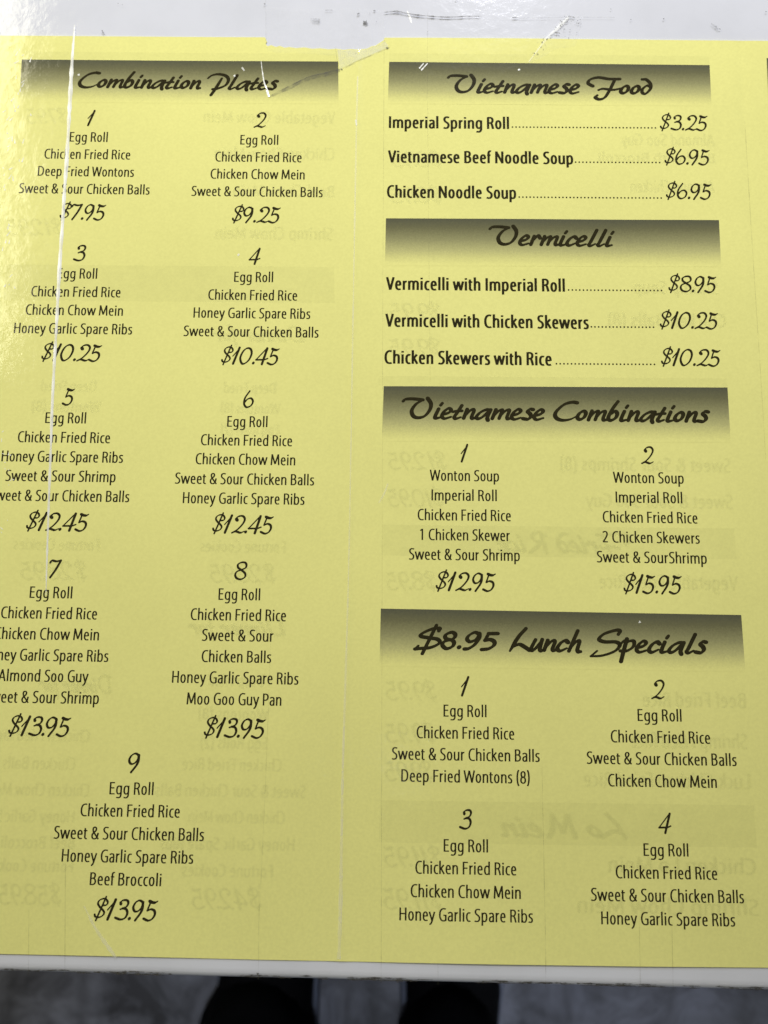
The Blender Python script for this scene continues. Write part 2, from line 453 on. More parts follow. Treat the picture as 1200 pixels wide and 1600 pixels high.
# script and numerals: (advance, [(points, closed, width factor, taper0, taper1)])
def K(pts, closed=False, f=1.0, t0=1.0, t1=1.0): return (pts, closed, f, t0, t1)
SCRIPT = {
 'o': (88, [K([(62,88),(30,68),(13,32),(30,12),(62,30),(78,68)], True)]),
 'n': (96, [K([(38,92),(10,8)]), K([(12,16),(52,72),(80,90),(88,74),(72,26),(76,8),(94,12)], f=.95, t0=.6)]),
 'm': (148, [K([(38,92),(8,8)]), K([(12,18),(50,72),(82,90),(82,74),(60,10)], f=.92, t0=.6), K([(64,22),(102,74),(132,90),(138,76),(122,28),(126,8),(144,12)], f=.92, t0=.6)]),
 'b': (96, [K([(92,182),(52,120),(18,50),(14,18),(34,8),(68,30),(82,68),(66,90),(34,66)])]),
 'i': (58, [K([(42,92),(16,26),(20,6),(54,14)], t1=.7), K([(70,144),(56,124)], f=.95)]),
 'a': (124, [K([(116,86),(84,88),(40,62),(12,24),(26,6),(62,26),(108,78)], f=.95), K([(122,90),(96,22),(98,-6)])]),
 't': (76, [K([(74,126),(34,54),(16,20),(26,4),(64,18)], t1=.7), K([(2,66),(40,74),(74,76)], f=.85)]),
 'l': (72, [K([(82,160),(30,46),(14,16),(28,4),(66,24)], t1=.7)]),
 'e': (88, [K([(12,40),(58,56),(78,82),(58,96),(24,66),(8,26),(28,4),(78,20)], f=.95, t1=.75)]),
 's': (84, [K([(86,96),(62,98),(44,78),(62,56),(66,30),(44,8),(6,12)], f=1.0)]),
 'r': (84, [K([(38,92),(8,8)]), K([(16,34),(48,78),(70,98),(84,74)], f=.95, t0=.6)]),
 'c': (84, [K([(86,78),(70,92),(36,72),(10,28),(28,5),(78,28)], f=1.0, t1=.7)]),
 'd': (104, [K([(18,158),(52,156),(84,112),(82,60),(42,10),(14,20),(18,58),(54,92),(82,84)], f=.9)]),
 'V': (232, [K([(0,156),(22,176),(80,180),(152,172)], f=.95), K([(152,172),(100,132),(68,74),(80,24),(118,8),(168,26),(206,82),(214,138),(190,186)], f=.95)]),
 'C': (176, [K([(190,164),(150,168),(90,146),(36,92),(18,50),(34,16),(80,2),(138,14),(186,44)], t1=.5)]),
 'P': (186, [K([(4,122),(40,156),(100,170),(165,152),(190,106),(165,46),(100,10),(50,0)], f=.95, t0=.8), K([(130,124),(78,10),(38,-66)], f=1.05, t0=.7)]),
 'F': (262, [K([(46,84),(10,112),(28,152),(95,174),(180,160),(272,160)], f=.95), K([(232,156),(184,42),(142,-34),(96,-54),(64,-34),(82,-12)], f=.95), K([(92,42),(130,56),(210,46),(274,60)], f=.8)]),
 'L': (150, [K([(124,188),(66,112),(6,-2)], f=1.1, t1=.55), K([(30,36),(74,54),(112,34),(146,8)], f=.95)]),
 'u': (92, [K([(42,96),(10,24),(20,5),(48,32),(86,90)], f=.95, t1=.7), K([(90,98),(72,24),(78,4),(94,8)], f=.95)]),
 'h': (92, [K([(76,176),(8,4)], f=.95), K([(12,18),(52,74),(80,92),(84,74),(70,22),(76,0),(92,2)], f=.95, t0=.6)]),
 'S': (212, [K([(214,150),(226,178),(196,184),(112,152),(74,108),(114,86),(194,86),(222,58),(182,8),(94,-28),(10,-36)], f=.95, t1=.6), K([(10,-36),(58,10)], f=.7)]),
 'p': (122, [K([(2,52),(38,94),(62,112)], f=.8), K([(64,114),(38,18),(15,-76)]), K([(40,52),(76,92),(112,94),(108,52),(64,16),(12,12)], f=.9, t0=.6)]),
 '$': (192, [K([(176,156),(182,178),(130,172),(60,136),(48,110),(102,98),(168,86),(180,54),(120,18),(46,8),(4,2)], f=.95), K([(4,2),(30,30)], f=.8), K([(160,204),(58,-36)], f=.9)]),
 '8': (112, [K([(76,146),(36,126),(34,96),(70,84),(98,104),(102,132)], True, .95), K([(70,84),(22,66),(12,36),(40,10),(82,28),(94,62)], True, .95)]),
 '.': (52, [K([(16,20),(22,26)], f=1.35)]),
 '9': (122, [K([(108,136),(80,148),(40,124),(24,92),(46,70),(86,88),(108,120)], True, .9), K([(114,140),(110,98),(76,44),(36,14),(4,8)], f=1.0)]),
 '5': (142, [K([(124,142),(58,140)], f=1.0), K([(58,140),(32,84)], f=.9), K([(30,82),(70,90),(98,72),(94,42),(56,14),(6,6)], f=1.0)]),
 'f': (66, [K([(96,176),(70,170),(44,90),(16,-20),(0,-60)], f=.9), K([(10,78),(70,86)], f=.7)]),
 'D': (176, [K([(60,170),(34,80),(14,6)]), K([(20,160),(90,176),(160,140),(150,60),(90,8),(10,4)], f=.9)]),
 'M': (210, [K([(60,170),(10,-4)]), K([(60,170),(84,40)], f=.9), K([(84,40),(150,172)], f=.8), K([(150,172),(150,60),(168,4)])]),
 'R': (170, [K([(56,160),(10,-4)]), K([(14,140),(70,172),(124,150),(104,100),(46,84)], f=.9), K([(56,84),(90,40),(140,0)])]),
 ' ': (62, []),
}
NUM = {
 '$': (62, [K([(40,69),(55,71),(62,83),(55,97),(40,102),(21,94),(14,78),(24,61),(42,44),(47,31),(38,17),(18,10),(4,15),(1,24)], f=.85), K([(53,112),(8,-5)], f=.85)]),
 '1': (40, [K([(39,99),(4,1)], f=1.25), K([(1,47),(36,90)], f=.75)]),
 '2': (70, [K([(30,72),(22,80),(36,94),(58,96),(70,80),(61,54),(33,21),(2,1)]), K([(28,73),(25,77)], f=1.5), K([(2,1),(23,9),(49,2),(70,11)], f=1.1, t1=.6)]),
 '3': (64, [K([(25,78),(24,87),(38,96),(56,95),(62,82),(54,65),(38,57),(24,51)]), K([(25,77),(26,80)], f=1.4), K([(36,56),(53,52),(60,33),(50,10),(28,2),(2,10)], f=1.05)]),
 '4': (70, [K([(64,97),(2,26)], f=.8), K([(2,26),(28,27),(48,27),(70,35)], f=.95), K([(66,97),(37,0)], f=1.25)]),
 '5': (66, [K([(26,93),(38,88),(52,87),(66,94)], f=1.35, t1=.5), K([(31,90),(16,47)], f=.8), K([(16,46),(34,54),(51,47),(54,28),(42,7),(22,-1),(0,8)], f=1.05)]),
 '6': (64, [K([(37,99),(10,58),(5,22),(20,2),(46,11),(58,36),(46,55),(24,49),(8,30)])]),
 '7': (62, [K([(4,82),(14,95),(38,91),(64,97)], f=1.1), K([(63,96),(38,45),(10,0)], f=1.2)]),
 '8': (68, [K([(66,80),(59,95),(39,97),(19,86),(20,68),(39,54),(59,37),(60,17),(39,3),(15,8),(5,26),(14,45),(39,56),(60,66)], True)]),
 '9': (58, [K([(33,96),(14,85),(4,62),(12,43),(30,45),(46,64),(50,85)], True), K([(51,88),(46,45),(16,-2)], f=1.15)]),
 '0': (74, [K([(45,96),(21,78),(5,38),(13,6),(30,3),(54,24),(69,60),(65,88)], True, 1.05)]),
 '.': (20, [K([(6,5),(9,9)], f=1.6)]),
}
def nib(base, ang, thin):
    ca, sa = math.cos(ang), math.sin(ang)
    return lambda dx, dy: base * (thin + (1 - thin) * abs(dx * sa - dy * ca))
CACHE = {}
def glyph(font, ch):
    k = (font, ch)
    if k in CACHE: return CACHE[k]
    polys = []
    if font in ('regular', 'bold', 'faint'):
        wv, wh = {'regular': (12.2, 9.6), 'bold': (16.5, 13.0), 'faint': (13, 11)}[font]
        adv, s = SANS[ch]
        wf = lambda dx, dy: wh + (wv - wh) * abs(dy)
        for pts, cl in parse(s):
            if len(pts) == 2:
                pts = [tuple(Vector(pts[0]).lerp(Vector(pts[1]), t / 3)) for t in range(4)]
            polys += stroke_polys(pts, cl, wf)
        if font == 'bold': adv += 2.2
    else:
        src, base, ang, thin = {'script': (SCRIPT, 37.5, math.radians(38), .56), 'number': (NUM, 13.2, math.radians(35), .52),
                                }[font]
        adv, st = src[ch]
        for pts, cl, f, t0, t1 in st:
            polys += stroke_polys(catmull(pts, cl), cl, nib(base * f, ang, thin), 'round', (t0, t1))
    r = (adv,) + (union(polys) if polys else ([], []))
    CACHE[k] = r
    return r
SPACE = {'regular': 22, 'bold': 23, 'faint': 22, 'script': 62, 'number': 30}

def text_geo(font, s):
    V, Fc, x = [], [], 0.0
    for ch in s:
        if ch == ' ':
            x += SPACE[font]; continue
        adv, v, f = glyph(font, ch)
        k = len(V)
        V += [(p[0] + x, p[1]) for p in v]
        Fc += [tuple(i + k for i in t) for t in f]
        x += adv
    x0 = min(p[0] for p in V); x1 = max(p[0] for p in V)
    return [(p[0] - (x0 + x1) / 2, p[1]) for p in V], Fc, x1 - x0

def slope(y): return 0.009 + 0.009 * y / 1500.0

def text_on_sheet(font, s, xl, xr, yb, unit, layer=INK_Z, mirror=False, jitter=(0, 0)):
    """xl, xr: ends of the line in the photograph, yb its baseline at the middle; unit: size of 100 units in metres"""
    V, Fc, w = text_geo(font, s)
    dx = (xr - xl) / 2
    a, b = at(xl, yb - slope(yb) * dx), at(xr, yb + slope(yb) * dx)
    c = (a + b) / 2
    ux = (b - a).normalized()
    uy = Vector((-ux.y, ux.x, 0))
    sx = (b - a).length / w
    if mirror: sx = -sx
    sy = unit / 100.0
    out = []
    for p in V:
        q = c + ux * (p[0] * sx + jitter[0]) + uy * (p[1] * sy + jitter[1])
        out.append((q.x, q.y, height(q.x, q.y) + layer))
    if mirror: Fc = [f[::-1] for f in Fc]
    return out, Fc

class Geo:
    def __init__(self): self.v, self.f = [], []
    def add(self, vf):
        k = len(self.v)
        self.v += vf[0]; self.f += [tuple(i + k for i in t) for t in vf[1]]
    def obj(self, name, mat, parent, smooth=False):
        return link(name, self.v, self.f, mat, parent, smooth)

def grid_quad(c00, c10, c11, c01, nx, ny, layer, inset_uv=True):
    """c00 top-left, c10 top-right, c11 bottom-right, c01 bottom-left in photo points"""
    P = [at(*c) for c in (c00, c10, c11, c01)]
    vs, fs, uv = [], [], []
    for j in range(ny + 1):
        for i in range(nx + 1):
            u, v = i / nx, j / ny
            q = P[0].lerp(P[1], u).lerp(P[3].lerp(P[2], u), v)
            vs.append((q.x, q.y, height(q.x, q.y) + layer)); uv.append((u, v))
    for j in range(ny):
        for i in range(nx):
            a = j * (nx + 1) + i
            fs.append((a, a + nx + 1, a + nx + 2, a + 1))
    return vs, fs, uv

def band(name, corners, mat, parent, nx=90, ny=14, layer=BAND_Z):
    vs, fs, uv = grid_quad(*corners, nx, ny, layer)
    o = link(name, vs, fs, mat, parent)
    l = o.data.uv_layers.new(name='UVMap')
    for p in o.data.polygons:
        for li in p.loop_indices:
            l.data[li].uv = uv[o.data.loops[li].vertex_index]
    return o

# ================================================================== setting
FLOOR_Z = -0.78
link('floor', [(-4, -4, FLOOR_Z), (4, -4, FLOOR_Z), (4, 4, FLOOR_Z), (-4, 4, FLOOR_Z)], [(0, 1, 2, 3)], M_FLOOR, smooth=False)['kind'] = 'structure'

# ------------------------------------------------------------------ counter: white top with a rounded front edge
counter = empty('counter', (0, 0, FLOOR_Z))
tag(counter, 'white counter top with a grimy front edge, under the yellow menu sheet', 'counter')
def off(o):                      # children of the counter keep world coordinates in their mesh
    o.location = (0, 0, -FLOOR_Z)
    return o
eL, eR = at(0, 1519.5), at(1200, 1549.0)
ed = (eR - eL).normalized(); en = Vector((-ed.y, ed.x, 0))      # en points away from the viewer, over the counter
prof = [(0.62, 0.0), (0.30, 0.0), (0.05, 0.0), (0.0022, 0.0), (0.0013, -0.00006), (0.0006, -0.0003), (0.00015, -0.0008), (0.0, -0.0016), (0.0, -0.018), (0.004, -0.022), (0.62, -0.022)]
vs, fs = [], []
NX = 60
for i in range(NX + 1):
    c = eL + ed * (-0.45 + 1.15 * i / NX)
    for d, z in prof:
        wob = 0.00012 * mnoise.noise(Vector((i * 0.9, 0, 0))) if d < 0.003 else 0
        q = c + en * (d + wob)
        vs.append((q.x, q.y, z))
n = len(prof)
for i in range(NX):
    for j in range(n - 1):
        a = i * n + j
        fs.append((a, a + 1, a + n + 1, a + n))
    fs.append((i * n + n - 1, i * n, i * n + n, i * n + n + n - 1))
fs.append(tuple(range(n))); fs.append(tuple(NX * n + k for k in range(n))[::-1])
off(link('counter_top', vs, fs, M_WHITE, counter))
vs = []
for z in (FLOOR_Z, -0.0225):
    for u, d in ((-0.40, 0.34), (0.65, 0.34), (0.65, 0.60), (-0.40, 0.60)):
        q = eL + ed * u + en * d
        vs.append((q.x, q.y, z))
off(link('cabinet', vs, [(0, 1, 5, 4), (1, 2, 6, 5), (2, 3, 7, 6), (3, 0, 4, 7), (3, 2, 1, 0)], M_BASE, counter, False))

# ------------------------------------------------------------------ the menu sheet
menu = empty('menu', (0, 0, 0.0003))
tag(menu, 'large yellow folded takeaway menu with black print and grey fading headings, taped to white counter', 'menu')
def onmenu(o):
    o.location = (0, 0, -0.0003)
    return o

outline_px = [(-45, 57.0), (0, 57.2), (90, 57.5), (200, 57.8), (320, 58.3), (405, 58.6), (414, 58.8), (416, 63), (417.5, 66), (415.2, 69), (418, 72.6), (424, 71.0), (431, 73.8), (437, 72.0), (445, 75.0), (452, 73.9), (463, 75.6),
              (475, 74.4), (488, 76.6), (500, 75.8), (513, 77.4), (525, 76.4), (537, 78.3), (548, 77.0), (558, 78.4), (567, 77.2), (574, 76.4), (580, 73.2), (587, 71.8), (592, 68.6), (599, 64), (601, 59.8), (700, 60.3), (800, 61), (900, 62.2), (1000, 63.2), (1100, 64.2), (1200, 65),
              (1600, 69), (1680, 1519), (1400, 1515), (1200, 1511.5), (1000, 1509.5), (800, 1506.5), (600, 1503.0), (400, 1499), (200, 1494), (0, 1490), (-72, 1488)]
ow = [at(*p) for p in outline_px]
dense = []
for a, b in zip(ow, ow[1:] + ow[:1]):
    k = max(1, int((b - a).length / 0.003))
    dense += [a.lerp(b, t / k) for t in range(k)]
verts2 = [Vector((p.x, p.y)) for p in dense]
nb = len(verts2)
def inside(x, y):
    c = False
    for i in range(len(ow)):
        a, b = ow[i], ow[i-1]
        if (a.y > y) != (b.y > y) and x < (b.x - a.x) * (y - a.y) / (b.y - a.y) + a.x: c = not c
    return c
x = -0.12
while x < 0.18:
    y = -0.13
    while y < 0.15:
        if inside(x, y): verts2.append(Vector((x, y)))
        y += 0.0020
    x += 0.0020
for pts in (FOLD, FOLD2):                                   # follow the folds closely
    W = [at(*p) for p in pts]
    for a, b in zip(W, W[1:]):
        for t in range(40):
            q = a.lerp(b, t / 40)
            for dd in (-0.0022, -0.0014, -0.0008, -0.0004, 0, 0.0004, 0.0008, 0.0014, 0.0022):
                if inside(q.x + dd, q.y): verts2.append(Vector((q.x + dd, q.y)))
r = delaunay_2d_cdt(verts2, [], [list(range(nb))[::-1]], 1, 1e-6)
vs = [(v.x, v.y, height(v.x, v.y) + PAPER_Z) for v in r[0]]
fs = [tuple(f) for f in r[2]]
# skirt down to the counter gives the sheet its thickness
bm_edges = {}
for f in fs:
    for i in range(len(f)):
        e = (f[i], f[(i+1) % len(f)])
        bm_edges[e] = 1
low = {}
for (a, b) in list(bm_edges):
    if (b, a) not in bm_edges:
        k = len(vs)                                  # own corners, so the edge stays crisp
        vs += [vs[b], vs[a], (vs[a][0], vs[a][1], 0.00004), (vs[b][0], vs[b][1], 0.00004)]
        fs.append((k, k + 1, k + 2, k + 3))
onmenu(link('paper', vs, fs, M_PAPER, menu))

CAP_R, CAP_B, NUM_S, NUM_P = 0.00275, 0.00342, 0.00435, 0.00438
XH = 0.00283
# printed headings
def heading(corners, s, xl, xr, yb, xh):
    b = onmenu(band('header_band', corners, M_BAND, menu))
    b['label'] = 'grey fading heading band reading ' + s
    g = Geo(); g.add(text_on_sheet('script', s, xl, xr, yb, xh))
    g.obj('heading', M_INK, b)
heading([(35, 94.5), (528.5, 96.5), (529, 163), (31, 161)], 'Combination Plates', 121.5, 436, 139.5, XH * 0.93)
heading([(608, 97.5), (1108, 103), (1111, 167), (606, 163)], 'Vietnamese Food', 698, 1020, 147.5, XH)
heading([(603, 342), (1122.5, 345), (1126, 418), (601.5, 416)], 'Vermicelli', 763, 961, 385.0, XH)
heading([(599.5, 604), (1136, 606), (1141, 692), (597, 690)], 'Vietnamese Combinations', 627, 1110, 657.5, XH)
heading([(595, 951), (1157.5, 961), (1164, 1050), (593, 1041)], '$8.95 Lunch Specials', 645, 1107, 1018.0, XH)
b3 = onmenu(band('header_band', [(1197, 92), (1640, 98), (1650, 166), (1199.5, 160)], M_BAND, menu))
b3['label'] = 'grey fading heading band cut off at the right'

def entry(num, lines, price):
    g = Geo()
    for s, xl, xr, yb in lines:
        g.add(text_on_sheet('regular', s, xl, xr, yb, CAP_R))
    d = onmenu(g.obj('dish_list', M_INK, menu))
    g = Geo(); g.add(text_on_sheet('number', num[0], *num[1:4], NUM_S)); g.obj('number', M_INK, d)
    if price:
        g = Geo(); g.add(text_on_sheet('number', price[0], *price[1:4], NUM_P)); g.obj('price', M_INK, d)
CFR, CCM, HG, SB, SS, ER = 'Chicken Fried Rice', 'Chicken Chow Mein', 'Honey Garlic Spare Ribs', 'Sweet & Sour Chicken Balls', 'Sweet & Sour Shrimp', 'Egg Roll'
entry(('1', 136.5, 148.6, 197.2), [(ER, 109.2, 168.5, 222.6), (CFR, 69.8, 203.7, 249.5), ('Deep Fried Wontons', 59.5, 209.5, 276.5), (SB, 29.9, 234, 303.8)], ('$7.95', 93.3, 165.2, 344.2))
entry(('2', 396.1, 416.2, 199.7), [(ER, 375.4, 434.8, 226.7), (CFR, 336.5, 471.3, 253.6), (CCM, 329, 476.1, 280.4), (SB, 299, 504.2, 307.7)], ('$9.25', 362.3, 438.4, 348.3))
entry(('3', 114.3, 134.2, 408.5), [(ER, 90.5, 152.1, 436), (CFR, 49.2, 188.5, 464.5), (CCM, 40.6, 192.3, 493.2), (HG, 22.2, 206.7, 522.1)], ('$10.25', 64.6, 158.7, 564.4))
entry(('4', 388.3, 407, 413.2), [(ER, 365.9, 426.8, 441.4), (CFR, 325.5, 464.4, 469.6), (HG, 302.4, 484.9, 497.9), (SB, 286.8, 497.7, 526.8)], ('$10.45', 345.4, 436.6, 569.5))
entry(('5', 96.8, 116, 633), [(ER, 70.9, 134.6, 661.7), (CFR, 28, 172.2, 692), (HG, 2.6, 192.5, 722.3), (SS, 8.4, 180.8, 752.7), (SB, -15.5, 202.3, 783.5)], ('$12.45', 40.8, 138.4, 829.2))
entry(('6', 379.7, 396.7, 637.2), [(ER, 355, 418, 667.5), (CFR, 313.9, 456.5, 696.7), (CCM, 305.7, 461.4, 726.5), (SB, 273.3, 490.8, 757.3), (HG, 285.7, 475.8, 787.7)], ('$12.45', 331.4, 427.3, 833.2))
entry(('7', 75.8, 95.7, 902.7), [(ER, 46.7, 113.2, 934.7), (CFR, 1.9, 151.9, 966.9), (CCM, -8, 155, 999.5), (HG, -27, 169.6, 1032.7), ('Almond Soo Guy', -2.5, 138.4, 1065), (SS, -24, 154.7, 1098.5)], ('$13.95', 12.8, 110.1, 1149.3))
entry(('8', 365.7, 386.2, 906), [(ER, 341.4, 406.5, 937.7), (CFR, 298, 446.9, 969.7), ('Sweet & Sour', 315.3, 427.1, 1001.9), ('Chicken Balls', 315.1, 423.8, 1035), (HG, 268.9, 466.3, 1068.1), ('Moo Goo Guy Pan', 291.7, 439.7, 1101.5)], ('$13.95', 318.3, 414.7, 1152.1))
entry(('9', 199.5, 218.3, 1206.0), [(ER, 171.3, 240, 1241.3), (CFR, 126, 281, 1276), (SB, 84, 318.7, 1311.8), (HG, 96.5, 302, 1347.5), ('Beef Broccoli', 140.5, 252, 1383.3)], ('$13.95', 146.3, 246.3, 1436.8))
entry(('1', 719.5, 731.6, 721.9), [('Wonton Soup', 671.2, 779.5, 752), ('Imperial Roll', 674, 776, 782.8), (CFR, 652.5, 797.9, 813.8), ('1 Chicken Skewer', 655.8, 796.3, 844.8), (SS, 638.5, 811.9, 875.6)], ('$12.95', 680.5, 774.8, 923))
entry(('2', 1001.2, 1021.8, 724.8), [('Wonton Soup', 957.5, 1068, 755.3), ('Imperial Roll', 961.6, 1065.8, 786.1), (CFR, 941.5, 1089.5, 817.2), ('2 Chicken Skewers', 941, 1093, 848.6), ('Sweet & SourShrimp', 931.9, 1104, 879.9)], ('$15.95', 973.7, 1065.8, 927))
entry(('1', 720, 733.3, 1086.8), [(ER, 692.8, 760, 1120), (CFR, 650.8, 803.3, 1154.3), (SB, 611.8, 843, 1188.3), ('Deep Fried Wontons (8)', 626.8, 827.5, 1222.5)], None)
entry(('2', 1016.8, 1038.7, 1091.6), [(ER, 995.7, 1064.5, 1126.8), (CFR, 953.9, 1109.3, 1160.7), (SB, 916, 1150.7, 1194.8), (CCM, 949.6, 1119.7, 1229.5)], None)
entry(('3', 716.8, 737.5, 1295), [(ER, 693, 762.3, 1330.8), (CFR, 648.8, 806.5, 1365.8), (CCM, 641.5, 813.5, 1402.5), (HG, 623.8, 832.5, 1439.3)], None)
entry(('4', 1028, 1048.8, 1300.8), [(ER, 1005, 1075.2, 1337.3), (CFR, 961.6, 1120.3, 1372.8), (SB, 922.7, 1162.1, 1408.8), (HG, 938.9, 1148.3, 1445.3)], None)

def leader(xl, xr, y0, y1):
    a, b = at(xl, y0 - 1.3), at(xr, y1 - 1.3)
    ln = (b - a).length
    k = round(ln / 0.00094)
    g = Geo()
    for i in range(k + 1):
        c = a.lerp(b, i / k)
        rr = 0.00023
        v = [(c.x + rr * math.cos(t * math.pi / 4), c.y + rr * math.sin(t * math.pi / 4), height(c.x, c.y) + INK_Z) for t in range(8)]
        g.add((v, [tuple(range(8))]))
    return g
def dish(s, xl, xr, yb, dl, dr, dy, price, pl, pr, py):
    g = Geo(); g.add(text_on_sheet('bold', s, xl, xr, yb, CAP_B)); d = onmenu(g.obj('dish_name', M_INK, menu))
    leader(dl, dr, dy - 0.006 * (dr - dl) * 0.5, dy + 0.006 * (dr - dl) * 0.5).obj('dot_leader', M_INK, d)
    g = Geo(); g.add(text_on_sheet('number', price, pl, pr, py, NUM_P)); g.obj('price', M_INK, d)
dish('Imperial Spring Roll', 607.5, 795.3, 201.8, 800.5, 1023.5, 201.6, '$3.25', 1030.6, 1106, 204.6)
dish('Vietnamese Beef Noodle Soup', 605.9, 895.4, 256, 899, 1030, 256.0, '$6.95', 1037.7, 1109.4, 258.2)
dish('Chicken Noodle Soup', 604.5, 806.3, 310.6, 811, 1032.5, 311.0, '$6.95', 1040, 1112.2, 311.9)
dish('Vermicelli with Imperial Roll', 602.8, 882.4, 455.0, 888, 1033, 455.6, '$8.95', 1043.8, 1119.7, 457.2)
dish('Vermicelli with Chicken Skewers', 601.7, 919.8, 512.8, 923.5, 1020.5, 513.0, '$10.25', 1030.3, 1122.5, 514)
dish('Chicken Skewers with Rice', 600.5, 861.8, 570.2, 869, 1022, 570.8, '$10.25', 1032.3, 1126.3, 572)

# ------------------------------------------------------------------ print of the other side showing faintly through the paper
def ghosts(items, mats=M_GHOST):
    g = Geo()
    rnd = random.Random(4)
    for kind, s, xl, xr, yb, sz in items:
        for k, (jx, jy) in enumerate(((-1, -.7), (1, -.6), (-.8, .8), (.9, .9), (0, 0))):
            g.add(text_on_sheet(kind, s, xl, xr, yb, sz, GHOST_Z + k * 1e-6, True, (jx * 0.00020, jy * 0.00020)))
    return onmenu(g.obj('reverse_print', mats, menu))
CR, CB = CAP_R, CAP_B
ghosts([('faint', 'Vegetable Chow Mein', 318, 524, 193, CB), ('faint', 'Chicken Chow Mein', 335, 523, 250, CB), ('faint', 'Beef Chow Mein', 365, 522, 309, CB), ('faint', 'Shrimp Chow Mein', 337, 520, 375, CB),
        ('script', 'Dinner for', 330, 476, 534, XH * 0.8), ('faint', 'Deep Fried', 350, 431, 615, CR), ('faint', 'Wontons (8)', 345, 438, 647, CR), ('faint', 'Egg Rolls (2)', 345, 436, 680, CR),
        ('faint', 'Fortune Cookies', 313, 446, 863, CR), ('number', '$28.95', 326, 431, 910, NUM_P), ('script', 'Dinner for', 293, 446, 992, XH * 0.8), ('faint', 'Deep Fried', 326, 412, 1072, CR),
        ('faint', 'Wontons (8)', 310, 420, 1125, CR), ('faint', 'Egg Rolls (2)', 313, 418, 1170, CR), ('faint', CFR, 285, 440, 1204, CR), ('faint', SB, 243, 478, 1245, CR), ('faint', CCM, 295, 445, 1286, CR),
        ('faint', HG, 250, 460, 1328, CR), ('faint', 'Fortune Cookies', 285, 426, 1370, CR), ('number', '$42.95', 297, 408, 1420, NUM_P)])
ghosts([('faint', 'Deep Fried', 65, 150, 612, CR), ('faint', 'Wontons (8)', 50, 158, 644, CR), ('faint', 'Fortune Cookies', 22, 156, 860, CR), ('number', '$28.95', 30, 136, 906, NUM_P), ('script', 'Dinner for', 60, 175, 1082, XH * 0.8),
        ('faint', CFR, -12, 140, 1158, CR), ('faint', 'Chicken Balls', 4, 118, 1202, CR), ('faint', CCM, -22, 140, 1243, CR), ('faint', HG, -85, 116, 1284, CR), ('faint', 'Beef Broccoli', 2, 116, 1326, CR),
        ('faint', 'Fortune Cookies', -25, 114, 1362, CR), ('number', '$58.95', -5, 96, 1413, NUM_P), ('number', '$12.95', 8, 98, 368, NUM_P), ('number', '$7.95', 40, 105, 194, NUM_P)])
ghosts([('faint', 'Almond Soo Guy', 970, 1116, 229, CB), ('faint', 'Beef with Broccoli', 935, 1116, 255, CR), ('faint', 'Almond Chicken', 985, 1116, 302, CB), ('faint', 'Shrimp Soup', 990, 1122, 460, CB), ('faint', 'Chicken Balls (8)', 950, 1134, 511, CB),
        ('number', '$8.95', 610, 690, 262, NUM_P), ('number', '$8.95', 608, 690, 318, NUM_P), ('number', '$9.95', 607, 690, 500, NUM_P), ('number', '$9.95', 606, 690, 556, NUM_P), ('number', '$10.95', 604, 692, 684, NUM_P),
        ('faint', 'Chicken Balls (8)', 958, 1140, 681, CB), ('number', '$12.95', 605, 698, 734, NUM_P), ('faint', 'Sweet & Sour Shrimps (8)', 875, 1142, 737, CB), ('number', '$10.95', 604, 692, 792, NUM_P),
        ('faint', 'Sweet & Sour Soo Guy', 915, 1145, 794, CB), ('script', 'Fried Rice', 775, 988, 864, XH), ('number', '$8.95', 602, 682, 922, NUM_P), ('faint', 'Vegetable Fried Rice', 936, 1153, 921, CB),
        ('number', '$9.95', 601, 682, 1094, NUM_P), ('faint', 'Beef Fried Rice', 1004, 1165, 1105, CB), ('number', '$9.95', 600, 680, 1160, NUM_P), ('faint', 'Shrimp Fried Rice', 985, 1168, 1169, CB),
        ('number', '$9.95', 599, 676, 1220, NUM_P), ('faint', 'Luck Chicken Fried Rice', 912, 1172, 1231, CB), ('script', 'Lo Mein', 782, 980, 1308, XH), ('number', '$11.95', 598, 690, 1354, NUM_P),
        ('faint', 'Chicken Lo Mein', 950, 1181, 1364, CB), ('number', '$11.95', 597, 690, 1420, NUM_P), ('faint', 'Shrimp Chow Mein', 902, 1186, 1428, CB)])
for c in ([(10, 414), (522, 418), (523, 474), (6, 470)], [(597, 820), (1146, 826), (1150, 874), (596, 868)], [(594, 1250), (1177, 1258), (1182, 1324), (592, 1316)],
          [(592, 588), (1134, 592), (1136, 605), (592, 603)], [(608, 84), (1106, 89), (1108, 102), (608, 97)], [(40, 82), (528, 84), (528, 95.5), (38, 93.5)]):
    onmenu(band('reverse_band', c, M_GHOST_BAND, menu, 60, 6, GHOST_Z + 5.5e-6))

